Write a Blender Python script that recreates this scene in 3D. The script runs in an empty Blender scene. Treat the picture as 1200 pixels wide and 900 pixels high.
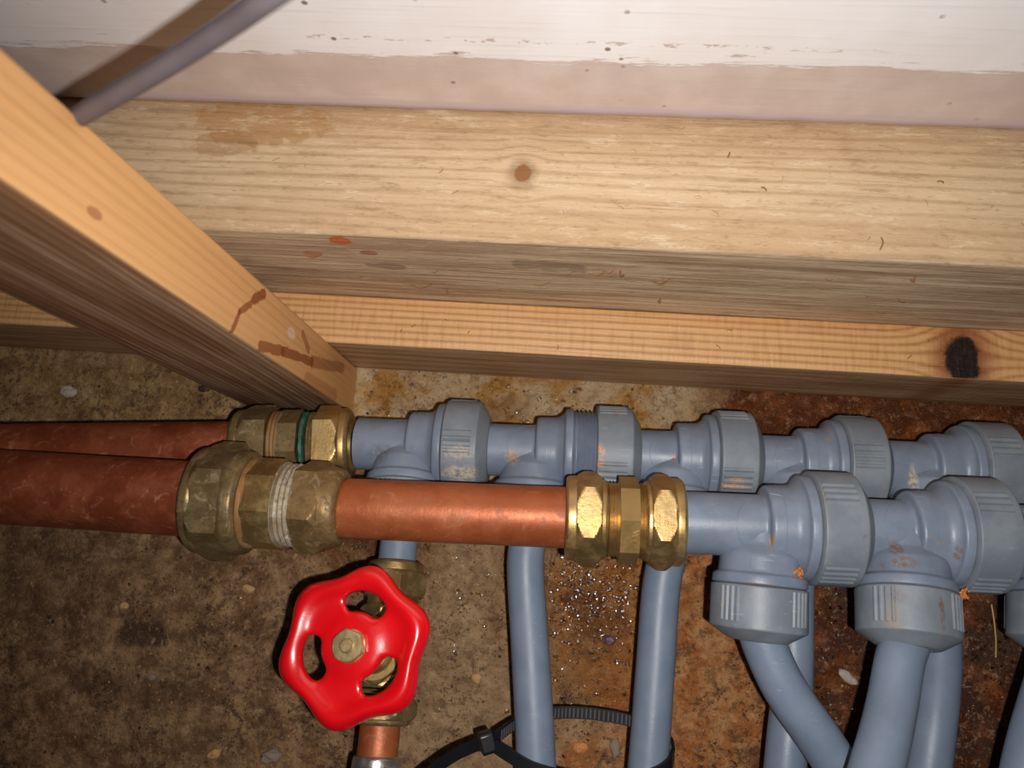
import bpy, bmesh, math, random
from mathutils import Vector, Matrix, noise
random.seed(7)
S = bpy.context.scene
COL = S.collection
PI = math.pi
MM = 0.001

# ---------------------------------------------------------------- camera
# world: floor slab is z = 0, x runs along the pipes, +y towards the wall; millimetres are written and scaled by MM
cx = Vector((0.9955, 0.0739, -0.0596)); cz = Vector((0.0738, -0.2069, 0.9756)); cy = cz.cross(cx).normalized(); cx = cy.cross(cz).normalized(); cz.normalize()
cam = bpy.data.cameras.new('camera'); camo = bpy.data.objects.new('camera', cam); COL.objects.link(camo)
CAMP = Vector((0, 0, 0.36))
camo.matrix_world = Matrix(((cx.x, cy.x, cz.x, CAMP.x), (cx.y, cy.y, cz.y, CAMP.y), (cx.z, cy.z, cz.z, CAMP.z), (0, 0, 0, 1)))
cam.sensor_width = 36; cam.lens = 27; cam.clip_start = 0.005; cam.clip_end = 20
cam.dof.use_dof = True; cam.dof.focus_distance = 0.29; cam.dof.aperture_fstop = 15
S.camera = camo
# ---------------------------------------------------------------- world and flash
wd = bpy.data.worlds.new('world'); S.world = wd; wd.use_nodes = True
wd.node_tree.nodes['Background'].inputs[0].default_value = (0.9, 0.92, 1.0, 1)
wd.node_tree.nodes['Background'].inputs[1].default_value = 0.012
li = bpy.data.lights.new('flash', 'SPOT'); li.energy = 3.65; li.color = (1.0, 0.955, 0.93); li.shadow_soft_size = 0.0016
li.spot_size = math.radians(128); li.spot_blend = 1.0
lo = bpy.data.objects.new('flash', li); COL.objects.link(lo)
lo.matrix_world = camo.matrix_world @ Matrix.Translation((0.0105, -0.0075, 0.004)) @ Matrix.Rotation(math.radians(-5), 4, 'Y')
S.view_settings.view_transform = 'Standard'; S.view_settings.look = 'None'
S.view_settings.exposure = 0.0; S.view_settings.gamma = 1.0; S.view_settings.use_curve_mapping = False

# ---------------------------------------------------------------- node helpers
def srgb(r, g, b):
    f = lambda c: (c / 255 / 12.92) if c / 255 <= 0.04045 else ((c / 255 + 0.055) / 1.055) ** 2.4
    return (f(r), f(g), f(b), 1)

class Mat:
    def __init__(s, name):
        s.m = bpy.data.materials.new(name); s.m.use_nodes = True; s.t = s.m.node_tree
        s.b = s.t.nodes['Principled BSDF']; s.co = s.t.nodes.new('ShaderNodeTexCoord').outputs['Object']
        s._xyz = None
    def n(s, k, **kw):
        x = s.t.nodes.new('ShaderNode' + k)
        for a, v in kw.items(): setattr(x, a, v)
        return x
    def put(s, sock, v):
        if v is None: return
        if isinstance(v, bpy.types.NodeSocket): s.t.links.new(v, sock)
        else: sock.default_value = v
    def math(s, op, a, b=None, c=None, clamp=False):
        x = s.n('Math', operation=op); x.use_clamp = clamp
        for i, v in enumerate((a, b, c)): s.put(x.inputs[i], v)
        return x.outputs[0]
    def xyz(s, v=None):
        if v is None:
            if s._xyz is None: s._xyz = s.n('SeparateXYZ'); s.put(s._xyz.inputs[0], s.co)
            return s._xyz.outputs
        x = s.n('SeparateXYZ'); s.put(x.inputs[0], v); return x.outputs
    def comb(s, a, b, c):
        x = s.n('CombineXYZ')
        for i, v in enumerate((a, b, c)): s.put(x.inputs[i], v)
        return x.outputs[0]
    def scale(s, v, sc):
        x = s.n('Mapping'); s.put(x.inputs[0], v or s.co); x.inputs['Scale'].default_value = sc; return x.outputs[0]
    def noise(s, scale, detail=4, rough=.55, vec=None, dist=0.0):
        x = s.n('TexNoise'); s.put(x.inputs['Vector'], vec or s.co); x.inputs['Scale'].default_value = scale
        x.inputs['Detail'].default_value = detail; x.inputs['Roughness'].default_value = rough; x.inputs['Distortion'].default_value = dist
        return x.outputs['Fac']
    def voro(s, scale, vec=None, feat='F1', out='Distance', rnd=1.0):
        x = s.n('TexVoronoi', feature=feat); s.put(x.inputs['Vector'], vec or s.co); x.inputs['Scale'].default_value = scale
        x.inputs['Randomness'].default_value = rnd
        return x.outputs[out]
    def step(s, v, a, b):            # smooth 0..1 from a to b
        x = s.n('MapRange', interpolation_type='SMOOTHSTEP'); s.put(x.inputs[0], v)
        x.inputs[1].default_value = a; x.inputs[2].default_value = b
        if a > b:
            x.inputs[1].default_value = b; x.inputs[2].default_value = a; x.inputs[3].default_value = 1; x.inputs[4].default_value = 0
        return x.outputs[0]
    def mix(s, f, a, b, mode='MIX'):
        x = s.n('Mix', data_type='RGBA', blend_type=mode); s.put(x.inputs[0], f); s.put(x.inputs[6], a); s.put(x.inputs[7], b); return x.outputs[2]
    def bump(s, h, strength, dist, prev=None):
        x = s.n('Bump'); x.inputs['Strength'].default_value = strength; x.inputs['Distance'].default_value = dist
        s.put(x.inputs['Height'], h); s.put(x.inputs['Normal'], prev); return x.outputs[0]
    def blob(s, x0, y0, rx, ry, vec=None, soft=.5, wob=0.0, wsc=120):
        X = s.xyz(vec)
        dx = s.math('DIVIDE', s.math('SUBTRACT', X[0], x0 * MM), rx * MM); dy = s.math('DIVIDE', s.math('SUBTRACT', X[1], y0 * MM), ry * MM)
        d = s.math('SQRT', s.math('ADD', s.math('MULTIPLY', dx, dx), s.math('MULTIPLY', dy, dy)))
        if wob: d = s.math('ADD', d, s.math('MULTIPLY', s.math('SUBTRACT', s.noise(wsc, 4, .6), .5), wob))
        return s.step(d, 1 + soft * .5, 1 - soft * .5)
    def stroke(s, cu, cv, a, b, r, soft=.35, wob=.5, wsc=180):
        # 1 inside a wobbly stroke from a to b in the plane of two coordinates
        bu, bv = (b[0] - a[0]) * MM, (b[1] - a[1]) * MM; L2 = bu * bu + bv * bv
        pu = s.math('SUBTRACT', cu, a[0] * MM); pv = s.math('SUBTRACT', cv, a[1] * MM)
        h = s.math('DIVIDE', s.math('ADD', s.math('MULTIPLY', pu, bu), s.math('MULTIPLY', pv, bv)), L2, clamp=True)
        du = s.math('SUBTRACT', pu, s.math('MULTIPLY', h, bu)); dv = s.math('SUBTRACT', pv, s.math('MULTIPLY', h, bv))
        d = s.math('DIVIDE', s.math('SQRT', s.math('ADD', s.math('MULTIPLY', du, du), s.math('MULTIPLY', dv, dv))), r * MM)
        d = s.math('ADD', d, s.math('MULTIPLY', s.math('SUBTRACT', s.noise(wsc, 4, .65), .5), wob * 3))
        return s.step(d, 1 + soft * .5, 1 - soft * .5)
    def spot3(s, p, r, wob=1.2, wsc=260):
        q = s.n('VectorMath', operation='SUBTRACT'); s.put(q.inputs[0], s.co); q.inputs[1].default_value = tuple(c * MM for c in p)
        r = r if isinstance(r, tuple) else (r, r, r)
        k = s.n('VectorMath', operation='DIVIDE'); s.put(k.inputs[0], q.outputs[0]); k.inputs[1].default_value = tuple(c * MM for c in r)
        l = s.n('VectorMath', operation='LENGTH'); s.put(l.inputs[0], k.outputs[0])
        d = s.math('ADD', l.outputs['Value'], s.math('MULTIPLY', s.math('SUBTRACT', s.noise(wsc, 5, .7), .5), wob))
        return s.math('MULTIPLY', s.step(d, 1.3, .6), s.step(s.noise(700, 3, .7), .35, .6))
    def out(s, col=None, rough=None, metal=None, normal=None, spec=None):
        s.put(s.b.inputs['Base Color'], col); s.put(s.b.inputs['Roughness'], rough); s.put(s.b.inputs['Metallic'], metal)
        s.put(s.b.inputs['Normal'], normal); s.put(s.b.inputs['Specular IOR Level'], spec)
        return s.m

# ---------------------------------------------------------------- materials
def mat_floor():
    m = Mat('concrete'); X = m.xyz()
    big = m.noise(22, 5, .6); mid = m.noise(75, 6, .65); fine = m.noise(420, 5, .7); grit = m.noise(1300, 3, .6); mott = m.noise(190, 7, .78, dist=.4)
    wx = m.math('ADD', X[0], m.math('MULTIPLY', m.math('SUBTRACT', big, .5), .11))
    wy = m.math('ADD', X[1], m.math('MULTIPLY', m.math('SUBTRACT', mid, .5), .03))
    tan = m.mix(m.step(mid, .35, .7), srgb(158, 124, 88), srgb(186, 152, 112))
    left = m.mix(m.step(mid, .38, .64), srgb(122, 85, 52), srgb(174, 136, 96))
    col = m.mix(m.step(wx, -.035, -.105), tan, left)
    # far strip behind the rear pipes: pale yellowish cement
    pale = m.mix(m.step(m.noise(48, 5, .6), .42, .62), srgb(214, 190, 150), srgb(196, 146, 74))
    palemask = m.math('MULTIPLY', m.step(wy, .028, .045), m.math('MULTIPLY', m.step(X[0], -.125, -.1), m.step(wx, .075, .03)))
    col = m.mix(palemask, col, pale)
    ochre = m.math('MULTIPLY', m.step(wy, .035, .05), m.step(X[0], -.1, -.13))
    col = m.mix(ochre, col, m.mix(m.step(mid, .4, .6), srgb(146, 108, 60), srgb(176, 140, 92)))
    # damp orange stain in the middle right, rust to the right
    orange = m.mix(m.step(mid, .4, .62), srgb(176, 104, 46), srgb(198, 142, 88))
    col = m.mix(m.math('MULTIPLY', m.step(wx, .0, .03), m.step(wy, .05, .03)), col, orange)
    col = m.mix(m.math('MULTIPLY', m.blob(16, -30, 24, 40, wob=1.2), .55), col, srgb(172, 116, 58))
    dk = m.mix(m.step(m.noise(60, 6, .7), .44, .66), srgb(74, 31, 11), srgb(152, 84, 40))
    rust = m.math('MAXIMUM', m.step(wx, .085, .105), m.math('MULTIPLY', m.step(wy, .03, .05), m.step(wx, .05, .09)))
    col = m.mix(rust, col, dk)
    # dark stains with shapes of their own
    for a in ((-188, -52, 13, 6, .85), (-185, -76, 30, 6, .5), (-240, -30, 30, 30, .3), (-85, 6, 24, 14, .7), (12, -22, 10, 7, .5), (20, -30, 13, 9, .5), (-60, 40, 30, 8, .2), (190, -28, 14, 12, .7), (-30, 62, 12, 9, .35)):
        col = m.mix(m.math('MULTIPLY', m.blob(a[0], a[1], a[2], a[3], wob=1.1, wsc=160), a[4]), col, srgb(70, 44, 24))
    # fine mottling, pits and specks
    dens = m.math('ADD', .35, m.math('MULTIPLY', m.step(m.noise(30, 4, .6), .4, .62), .65))
    dens = m.math('MULTIPLY', dens, m.math('SUBTRACT', 1.0, m.math('MULTIPLY', palemask, .35)))
    col = m.mix(m.math('MULTIPLY', m.step(mott, .5, .57), m.math('MULTIPLY', dens, .78)), col, srgb(82, 54, 32))
    col = m.mix(m.math('MULTIPLY', m.step(mott, .45, .36), .45), col, srgb(212, 176, 132))
    col = m.mix(m.math('MULTIPLY', m.step(m.noise(560, 5, .75), .55, .61), m.math('MULTIPLY', dens, .85)), col, srgb(46, 28, 16))
    v = m.math('ADD', m.voro(330), m.math('MULTIPLY', m.math('SUBTRACT', mott, .5), .5)); col = m.mix(m.math('MULTIPLY', m.step(v, .24, .14), m.math('MULTIPLY', m.step(fine, .48, .56), .7)), col, srgb(52, 34, 22))
    v2 = m.voro(170); col = m.mix(m.math('MULTIPLY', m.step(m.math('ADD', v2, m.math('MULTIPLY', m.math('SUBTRACT', mott, .5), .6)), .15, .08), m.step(m.noise(90, 2), .55, .6)), col, srgb(58, 40, 30))
    col = m.mix(m.math('MULTIPLY', m.step(grit, .6, .75), .4), col, srgb(226, 200, 170))
    col = m.mix(m.math('MULTIPLY', m.step(fine, .45, .3), .45), col, srgb(205, 170, 128))
    wet = m.math('MAXIMUM', m.blob(14, -22, 42, 45, wob=1.4, wsc=60), m.math('MULTIPLY', m.step(wy, .05, .062), m.step(X[0], -.1, -.09)))
    wet = m.math('MAXIMUM', wet, m.blob(-85, -5, 30, 20, wob=1.3, wsc=60))
    wet = m.math('MAXIMUM', wet, m.math('MULTIPLY', rust, m.step(mid, .5, .6)))
    col = m.mix(m.math('MULTIPLY', wet, .25), col, srgb(128, 70, 30))
    rough = m.math('SUBTRACT', .85, m.math('MULTIPLY', wet, .66))
    h = m.math('ADD', m.math('MULTIPLY', fine, .6), m.math('MULTIPLY', m.noise(1000, 2, .5), m.math('ADD', .3, m.math('MULTIPLY', wet, .5))))
    return m.out(col, rough, 0, m.bump(m.math('ADD', h, m.math('MULTIPLY', mott, 1.2)), 1.0, .0018), .5)

def mat_wood(name, base, pale, line, axis, freq, side=None, knots=(), stains=(), rough=.62, ticks=0.0, grey=None, fib=1.0, warp=.004, lineamt=.6, spec=.35, ac=0, fuzz=0.0, strokes=(), stmask=None, rw=2.2):
    """grain runs along `axis` (0 x, 2 z); coordinates across the grain give the rings"""
    m = Mat(name); X = m.xyz()
    along = X[axis]; others = [X[i] for i in range(3) if i != axis]
    sc = [1.0, 1.0, 1.0]; sc[axis] = .06
    long_ = m.scale(m.co, tuple(sc)); sc2 = [1.0] * 3; sc2[axis] = .025; fibre = m.scale(m.co, tuple(sc2))
    across = m.math('ADD', others[0], others[1])
    w = m.math('MULTIPLY', m.math('SUBTRACT', m.noise(60, 3, .5, long_), .5), warp * 2)
    across = m.math('ADD', across, w)
    kmask = None
    for (kx, ky, rx, ry, kc, kc2) in knots:
        d = m.math('SUBTRACT', others[0], ky * MM)
        dx = m.math('SUBTRACT', along, kx * MM)
        g = m.math('EXPONENT', m.math('MULTIPLY', m.math('ADD', m.math('POWER', m.math('DIVIDE', dx, rx * 2.2 * MM), 2), m.math('POWER', m.math('DIVIDE', d, ry * 2.6 * MM), 2)), -1))
        across = m.math('SUBTRACT', across, m.math('MULTIPLY', m.math('MULTIPLY', d, g), .75))
    ring = m.math('SINE', m.math('ADD', m.math('MULTIPLY', across, freq * 2 * PI), m.math('MULTIPLY', m.noise(25, 2, .5, long_), 5)))
    ring = m.math('POWER', m.math('ADD', m.math('MULTIPLY', ring, .5), .5), rw)
    ring = m.math('MULTIPLY', ring, m.step(m.noise(35, 2, .5, long_), .2, .6))
    fb = m.noise(650, 5, .65, fibre); blotch = m.noise(18, 4, .6, long_)
    col = m.mix(m.step(blotch, .35, .68), base, pale)
    col = m.mix(m.math('MULTIPLY', ring, lineamt), col, line)
    col = m.mix(m.math('MULTIPLY', m.step(fb, .56, .75), .55 * fib), col, line)
    col = m.mix(m.math('MULTIPLY', m.step(m.noise(300, 4, .7, m.scale(m.co, tuple([1.0 if i != axis else .35 for i in range(3)]))), .58, .78), .5 * fib), col, pale)
    tk = None
    if ticks:
        tk = m.noise(ticks, 2, .5, m.scale(m.co, tuple([1.0 if i == axis else .12 for i in range(3)])))
        col = m.mix(m.math('MULTIPLY', m.step(tk, .5, .75), .3), col, pale)
        col = m.mix(m.math('MULTIPLY', m.step(tk, .5, .25), .25), col, line)
    if side is not None:         # sawn side turned away from the wall gets its own tones
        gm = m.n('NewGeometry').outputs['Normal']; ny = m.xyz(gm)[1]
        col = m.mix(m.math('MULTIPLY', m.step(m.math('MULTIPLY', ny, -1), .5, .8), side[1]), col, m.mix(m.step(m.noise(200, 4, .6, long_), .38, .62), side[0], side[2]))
    for (pa, pb, r, c, a) in strokes:
        f = m.math('MULTIPLY', m.stroke(along, others[ac], pa, pb, r), a)
        if stmask: f = m.math('MULTIPLY', f, m.step(X[stmask[0]], stmask[1] * MM, stmask[2] * MM))
        col = m.mix(f, col, c)
    for (sx, sy, rx, ry, c, a) in stains:
        dx = m.math('DIVIDE', m.math('SUBTRACT', along, sx * MM), rx * MM); q = sy if isinstance(sy, tuple) else (sy, None); dy = m.math('DIVIDE', m.math('SUBTRACT', others[ac], q[0] * MM), ry * MM)
        d = m.math('ADD', m.math('MULTIPLY', dx, dx), m.math('MULTIPLY', dy, dy))
        if q[1] is not None: dz = m.math('DIVIDE', m.math('SUBTRACT', others[1 - ac], q[1] * MM), ry * MM); d = m.math('ADD', d, m.math('MULTIPLY', dz, dz))
        d = m.math('SQRT', d)
        d = m.math('ADD', d, m.math('MULTIPLY', m.math('SUBTRACT', m.noise(110, 5, .6), .5), 1.6))
        col = m.mix(m.math('MULTIPLY', m.step(d, 1.08, .9), a), col, c)
    for (kx, ky, rx, ry, kc, kc2) in knots:
        dx = m.math('DIVIDE', m.math('SUBTRACT', along, kx * MM), rx * MM); dy = m.math('DIVIDE', m.math('SUBTRACT', others[0], ky * MM), ry * MM)
        d = m.math('SQRT', m.math('ADD', m.math('MULTIPLY', dx, dx), m.math('MULTIPLY', dy, dy)))
        d = m.math('ADD', d, m.math('MULTIPLY', m.math('SUBTRACT', m.noise(260, 4, .6), .5), .8))
        if axis == 0: d = m.math('ADD', d, m.math('MULTIPLY', m.step(m.math('MULTIPLY', m.xyz(m.n('NewGeometry').outputs['Normal'])[1], -1), .5, .85), .7))
        col = m.mix(m.math('MULTIPLY', m.step(d, 2.2, .9), .75), col, kc2)
        col = m.mix(m.math('MULTIPLY', m.step(d, 1.05, .75), m.math('ADD', .75, m.math('MULTIPLY', m.noise(900, 3), .5), clamp=True)), col, kc)
    if fuzz:                     # rough-sawn, weathered nap
        n1 = m.noise(240, 6, .8, m.scale(m.co, (.22, 1, 1))); n2 = m.noise(900, 4, .7, m.scale(m.co, (.3, 1, 1)))
        col = m.mix(m.math('MULTIPLY', m.step(n1, .52, .68), .45 * fuzz), col, srgb(136, 104, 66))
        col = m.mix(m.math('MULTIPLY', m.step(n1, .46, .32), .5 * fuzz), col, srgb(232, 214, 182))
        col = m.mix(m.math('MULTIPLY', m.step(n2, .56, .7), .35 * fuzz), col, srgb(120, 92, 60))
    h = m.math('ADD', m.math('MULTIPLY', fb, .7), m.math('MULTIPLY', ring, .25))
    if fuzz: h = m.math('ADD', h, n1)
    if tk is not None: h = m.math('ADD', h, m.math('MULTIPLY', tk, .5))
    return m.out(col, rough, 0, m.bump(h, .7, .0008), spec)

def mat_plastic(name, c1, c2, dirt=0.25, rough=.42, spots=()):
    m = Mat(name)
    big = m.noise(70, 4, .6); f = m.noise(500, 4, .7)
    col = m.mix(m.step(big, .35, .7), c1, c2)
    col = m.mix(m.math('MULTIPLY', m.math('MULTIPLY', m.step(m.noise(130, 5, .7), .58, .72), m.step(f, .45, .6)), dirt), col, srgb(150, 126, 96))
    col = m.mix(m.math('MULTIPLY', m.step(m.noise(95, 5, .75, dist=.6), .66, .74), dirt * 1.3), col, srgb(120, 84, 48))
    # scuffs
    sc = m.noise(900, 2, .5, m.scale(m.co, (.12, 1, 1)))
    col = m.mix(m.math('MULTIPLY', m.math('MULTIPLY', m.step(sc, .64, .74), m.step(m.noise(60, 2), .5, .65)), .25), col, srgb(176, 184, 192))
    for (p, r, c, a) in spots: col = m.mix(m.math('MULTIPLY', m.spot3(p, r), a), col, c)
    h = m.math('ADD', m.math('MULTIPLY', f, .5), m.math('MULTIPLY', m.noise(1500, 2), .4))
    return m.out(col, m.math('ADD', rough, m.math('MULTIPLY', m.math('SUBTRACT', big, .5), .3)), 0, m.bump(h, .18, .0005), .5)

def mat_metal(name, c1, c2, dark, rough, metal=.85, dirt=.4, white=None, sc=1.0):
    m = Mat(name)
    big = m.noise(60 * sc, 5, .65); f = m.noise(420, 5, .7)
    col = m.mix(m.step(big, .36, .66), c1, c2)
    dm = m.math('MULTIPLY', m.step(m.noise(120 * sc, 6, .7), .46, .66), dirt)
    col = m.mix(dm, col, dark)
    scr = m.noise(700, 3, .6, m.scale(m.co, (1, .1, .15)), .3)
    col = m.mix(m.math('MULTIPLY', m.step(scr, .62, .74), .25), col, c2)
    mt = m.math('SUBTRACT', metal, m.math('MULTIPLY', dm, .6))
    if white is not None:
        wm = m.math('MULTIPLY', m.step(m.noise(150, 5, .7, dist=1.2), .55, .68), white[1])
        col = m.mix(wm, col, white[0]); mt = m.math('SUBTRACT', mt, wm, clamp=True)
    h = m.math('ADD', m.math('MULTIPLY', f, .6), m.math('MULTIPLY', scr, .3))
    return m.out(col, m.math('ADD', rough, m.math('MULTIPLY', m.math('ADD', dm, m.math('MULTIPLY', m.math('SUBTRACT', f, .5), .5)), .35)), mt, m.bump(h, .35, .0005), .5)

M = {}
M['floor'] = mat_floor()
DKR = srgb(96, 40, 16)
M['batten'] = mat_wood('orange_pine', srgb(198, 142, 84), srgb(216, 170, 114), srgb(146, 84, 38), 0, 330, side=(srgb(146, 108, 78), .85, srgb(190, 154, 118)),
                       knots=((158.3, 87.5, 7.5, 11.5, srgb(24, 18, 16), srgb(128, 58, 28)),), ticks=520, rough=.45, warp=.0015, lineamt=.55, spec=.5)
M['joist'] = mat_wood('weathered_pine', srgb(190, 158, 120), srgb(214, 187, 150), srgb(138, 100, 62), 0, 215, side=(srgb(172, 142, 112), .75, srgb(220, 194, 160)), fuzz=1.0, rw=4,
                      knots=((-20.5, 127.5, 3.2, 3.6, srgb(142, 98, 60), srgb(158, 128, 98)),), stains=((-118, 142, 24, 9, srgb(172, 126, 72), .6), (-128, 135, 14, 5, srgb(160, 116, 66), .45), (-10, (101.5, 93), 14, 5, srgb(110, 84, 62), .45),
                      (-84, (101.5, 108.5), 4.0, 3.6, srgb(206, 100, 46), .9), (-76, (101.5, 98), 3, 2.2, srgb(150, 72, 40), .6), (-98, (101.5, 95), 4, 2.6, srgb(190, 110, 66), .6), (-72, (101.5, 85), 9, 3, srgb(104, 78, 56), .5)),
                      rough=.75, warp=.006, lineamt=.34)
SM = srgb(130, 58, 24)
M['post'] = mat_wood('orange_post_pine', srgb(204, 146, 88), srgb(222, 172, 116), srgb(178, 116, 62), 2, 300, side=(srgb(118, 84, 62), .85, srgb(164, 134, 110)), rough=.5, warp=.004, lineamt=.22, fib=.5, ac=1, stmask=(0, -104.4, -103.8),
                     strokes=(((121, 76.5), (128, 72), 1.9, SM, .85), ((130, 70), (137, 65), 1.2, SM, .75), ((137, 65), (140, 58), 1.0, SM, .75), ((118, 59), (98, 62.5), 2.0, SM, .75), ((98, 62.5), (66, 66.5), 1.8, SM, .8),
                              ((66, 66.5), (24, 74), 2.4, SM, .55), ((80, 74), (72, 70), 1.6, SM, .6), ((70, 59), (30, 60), 2.5, SM, .35)),
                     stains=((213, 63, 3, 1.5, srgb(150, 80, 50), .6), (92, 71, 4, 1.8, srgb(226, 208, 190), .6)))
def mat_paint():
    m = Mat('two_coat_paint'); X = m.xyz()
    pink = m.mix(m.step(m.noise(40, 4, .6), .35, .7), srgb(211, 192, 181), srgb(225, 208, 198))
    pink = m.mix(m.step(X[2], .122, .118), pink, srgb(206, 190, 192))
    lng = m.scale(m.co, (.12, 1, 1))
    edge = m.math('ADD', X[2], m.math('MULTIPLY', m.math('SUBTRACT', m.noise(45, 6, .75, m.scale(m.co, (.35, 1, .9))), .5), .011))
    edge = m.math('ADD', edge, m.math('MULTIPLY', m.math('SUBTRACT', m.noise(420, 5, .8, m.scale(m.co, (.07, 1, 1))), .5), .014))
    edge = m.math('SUBTRACT', edge, m.math('MULTIPLY', m.step(m.noise(260, 4, .8, lng), .6, .66), .006))
    wm = m.step(edge, .1445, .1455)
    wht = m.mix(m.step(m.noise(30, 4), .4, .7), srgb(248, 243, 240), srgb(253, 251, 250))
    brush = m.noise(520, 4, .6, m.scale(m.co, (.03, 1, 1)))
    wht = m.mix(m.math('MULTIPLY', m.step(brush, .55, .75), .3), wht, srgb(206, 196, 192))
    # a chain of little holes in the white coat
    chips = m.math('MULTIPLY', m.step(m.noise(300, 4, .7, m.scale(m.co, (.6, 1, 1))), .56, .6), m.step(m.math('ABSOLUTE', m.math('SUBTRACT', X[2], .1535)), .0014, .0006))
    chips = m.math('MULTIPLY', chips, m.math('MULTIPLY', m.step(X[0], -.1, -.08), m.step(X[0], .1, .06)))
    wm = m.math('SUBTRACT', wm, chips, clamp=True)
    col = m.mix(wm, pink, wht)
    sp = m.math('MULTIPLY', m.step(m.voro(110), .13, .07), m.step(m.noise(30, 2), .52, .6))
    col = m.mix(sp, col, srgb(150, 128, 116))
    h = m.math('ADD', m.math('MULTIPLY', brush, .4), m.math('MULTIPLY', wm, .5))
    return m.out(col, .5, 0, m.bump(h, .5, .0005), .4)
M['paint'] = mat_paint()
M['grey_pipe'] = mat_plastic('grey_pipe_plastic', srgb(108, 121, 139), srgb(116, 129, 147), .12, .45)
M['grey_body'] = mat_plastic('grey_fitting_plastic', srgb(105, 116, 132), srgb(119, 130, 146), .55, .42, spots=(
    ((113.1, 9, 88), 2.6, srgb(112, 74, 40), .8), ((115.4, 4.4, 90), (4.5, 2, 3), srgb(112, 74, 40), .8), ((119.7, -1.3, 91), (3.5, 2, 3), srgb(112, 74, 40), .8), ((132, 9, 90), (1.4, 3, 3), srgb(112, 74, 40), .6), ((107, 3, 89), (3, 2, 3), srgb(112, 74, 40), .6),
    ((65.9, -6.2, 93), (4.5, .9, 3), srgb(136, 104, 64), .8), ((-74.8, 33, 50), (6, 4, 4), srgb(92, 92, 90), .6), ((-21.2, 35.7, 50), (3, 3.5, 3), srgb(180, 138, 84), .7), ((71.9, 7.9, 89), (1.2, 3, 3), srgb(150, 116, 72), .8),
    ((44, 39.3, 48), (.9, 1.8, 3), srgb(150, 70, 50), .9), ((136.3, 38.1, 50), (1.6, 5, 4), srgb(196, 178, 150), .8)))
M['grey_nut'] = mat_plastic('grey_nut_plastic', srgb(106, 114, 122), srgb(122, 130, 137), .55, .5, spots=(
    ((66.9, 57, 57), (8, 2.6, 4), srgb(96, 46, 22), .9), ((-40.8, 27, 55), (7, 3.5, 4), srgb(196, 178, 150), .7), ((-42, 35, 58), (6, 3, 4), srgb(196, 178, 150), .4), ((13.7, 39.5, 58), 2.4, srgb(196, 136, 84), .85), ((13.9, 34.5, 58), 1.8, srgb(196, 136, 84), .7), ((14, 30, 57), 1.3, srgb(196, 136, 84), .6),
    ((102.1, -8.7, 95), (2.2, 9, 5), srgb(112, 74, 40), .85), ((106.3, -6, 97), (7, 3, 4), srgb(112, 74, 40), .7), ((122.9, -11, 96), (1.0, 6, 4), srgb(112, 74, 40), .8), ((108, -13, 97), (3, 7, 4), srgb(150, 130, 96), .6), ((66, 29.5, 56), (6, 1.2, 3), srgb(196, 136, 84), .8), ((68, 32, 56), (4, .8, 3), srgb(196, 136, 84), .6)))
M['copper_dark'] = mat_metal('old_copper', srgb(140, 68, 42), srgb(172, 92, 60), srgb(88, 46, 32), .4, .55, .5, (srgb(184, 146, 122), .28))
M['copper'] = mat_metal('bright_copper', srgb(156, 80, 42), srgb(172, 96, 56), srgb(112, 56, 32), .44, .4, .35, (srgb(220, 176, 146), .12))
M['brass'] = mat_metal('brass', srgb(172, 140, 86), srgb(194, 164, 112), srgb(104, 78, 42), .38, .88, .4)
M['brass_dull'] = mat_metal('dull_brass', srgb(146, 116, 68), srgb(164, 134, 84), srgb(90, 68, 38), .46, .7, .4)
M['brass_old'] = mat_metal('tarnished_brass', srgb(116, 96, 62), srgb(150, 126, 84), srgb(58, 46, 32), .42, .6, .85, (srgb(170, 156, 128), .3), 2)
M['brass_rough'] = mat_metal('rough_cast_brass', srgb(124, 98, 60), srgb(152, 122, 78), srgb(74, 56, 36), .48, .6, .7, (srgb(178, 166, 140), .28), 3)
M['scale'] = mat_metal('limescale_thread', srgb(140, 122, 92), srgb(176, 164, 142), srgb(90, 70, 46), .6, .2, .7, (srgb(200, 194, 182), .8), 3)
M['rusty'] = mat_metal('rusty_ring', srgb(134, 92, 50), srgb(166, 136, 92), srgb(84, 50, 28), .6, .3, .6)
M['verdigris'] = mat_metal('verdigris', srgb(22, 78, 60), srgb(58, 120, 96), srgb(60, 48, 26), .5, .1, .9, None, 4)
M['solder'] = mat_metal('solder', srgb(190, 186, 178), srgb(214, 210, 204), srgb(120, 104, 88), .25, .9, .3)
def simple(name, col, rough, metal=0, bump=0, bs=300, coat=0, spec=.5):
    m = Mat(name); nrm = m.bump(m.noise(bs, 3), bump, .001) if bump else None
    r = m.out(m.mix(m.step(m.noise(90, 3), .4, .7), col, tuple([c * .88 for c in col[:3]] + [1])), rough, metal, nrm, spec)
    m.b.inputs['Coat Weight'].default_value = coat; m.b.inputs['Coat Roughness'].default_value = .08
    return r
M['red'] = simple('red_enamel', srgb(212, 10, 20), .28, 0, .12, 160, .9)
M['black'] = simple('black_nylon', srgb(22, 23, 27), .38)
M['highlight_black'] = simple('highlight_black_nylon', srgb(74, 74, 78), .4)  # lighter black: the highlight on the tie teeth is put into the colour
M['cable'] = simple('grey_cable_sheath', srgb(98, 90, 94), .5)
M['zinc'] = mat_metal('plated_nut', srgb(196, 172, 122), srgb(214, 192, 144), srgb(120, 92, 56), .32, .8, .3)
M['pale_stone'] = simple('pale_stone', srgb(178, 164, 150), .8, 0, .8, 600)
M['tan_stone'] = simple('tan_stone', srgb(186, 148, 92), .8, 0, .8, 600)
M['grey_stone'] = simple('grey_stone', srgb(140, 122, 106), .8, 0, .8, 600)
M['dark_stone'] = simple('dark_grit', srgb(60, 42, 32), .6, 0, .8, 600)
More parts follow.
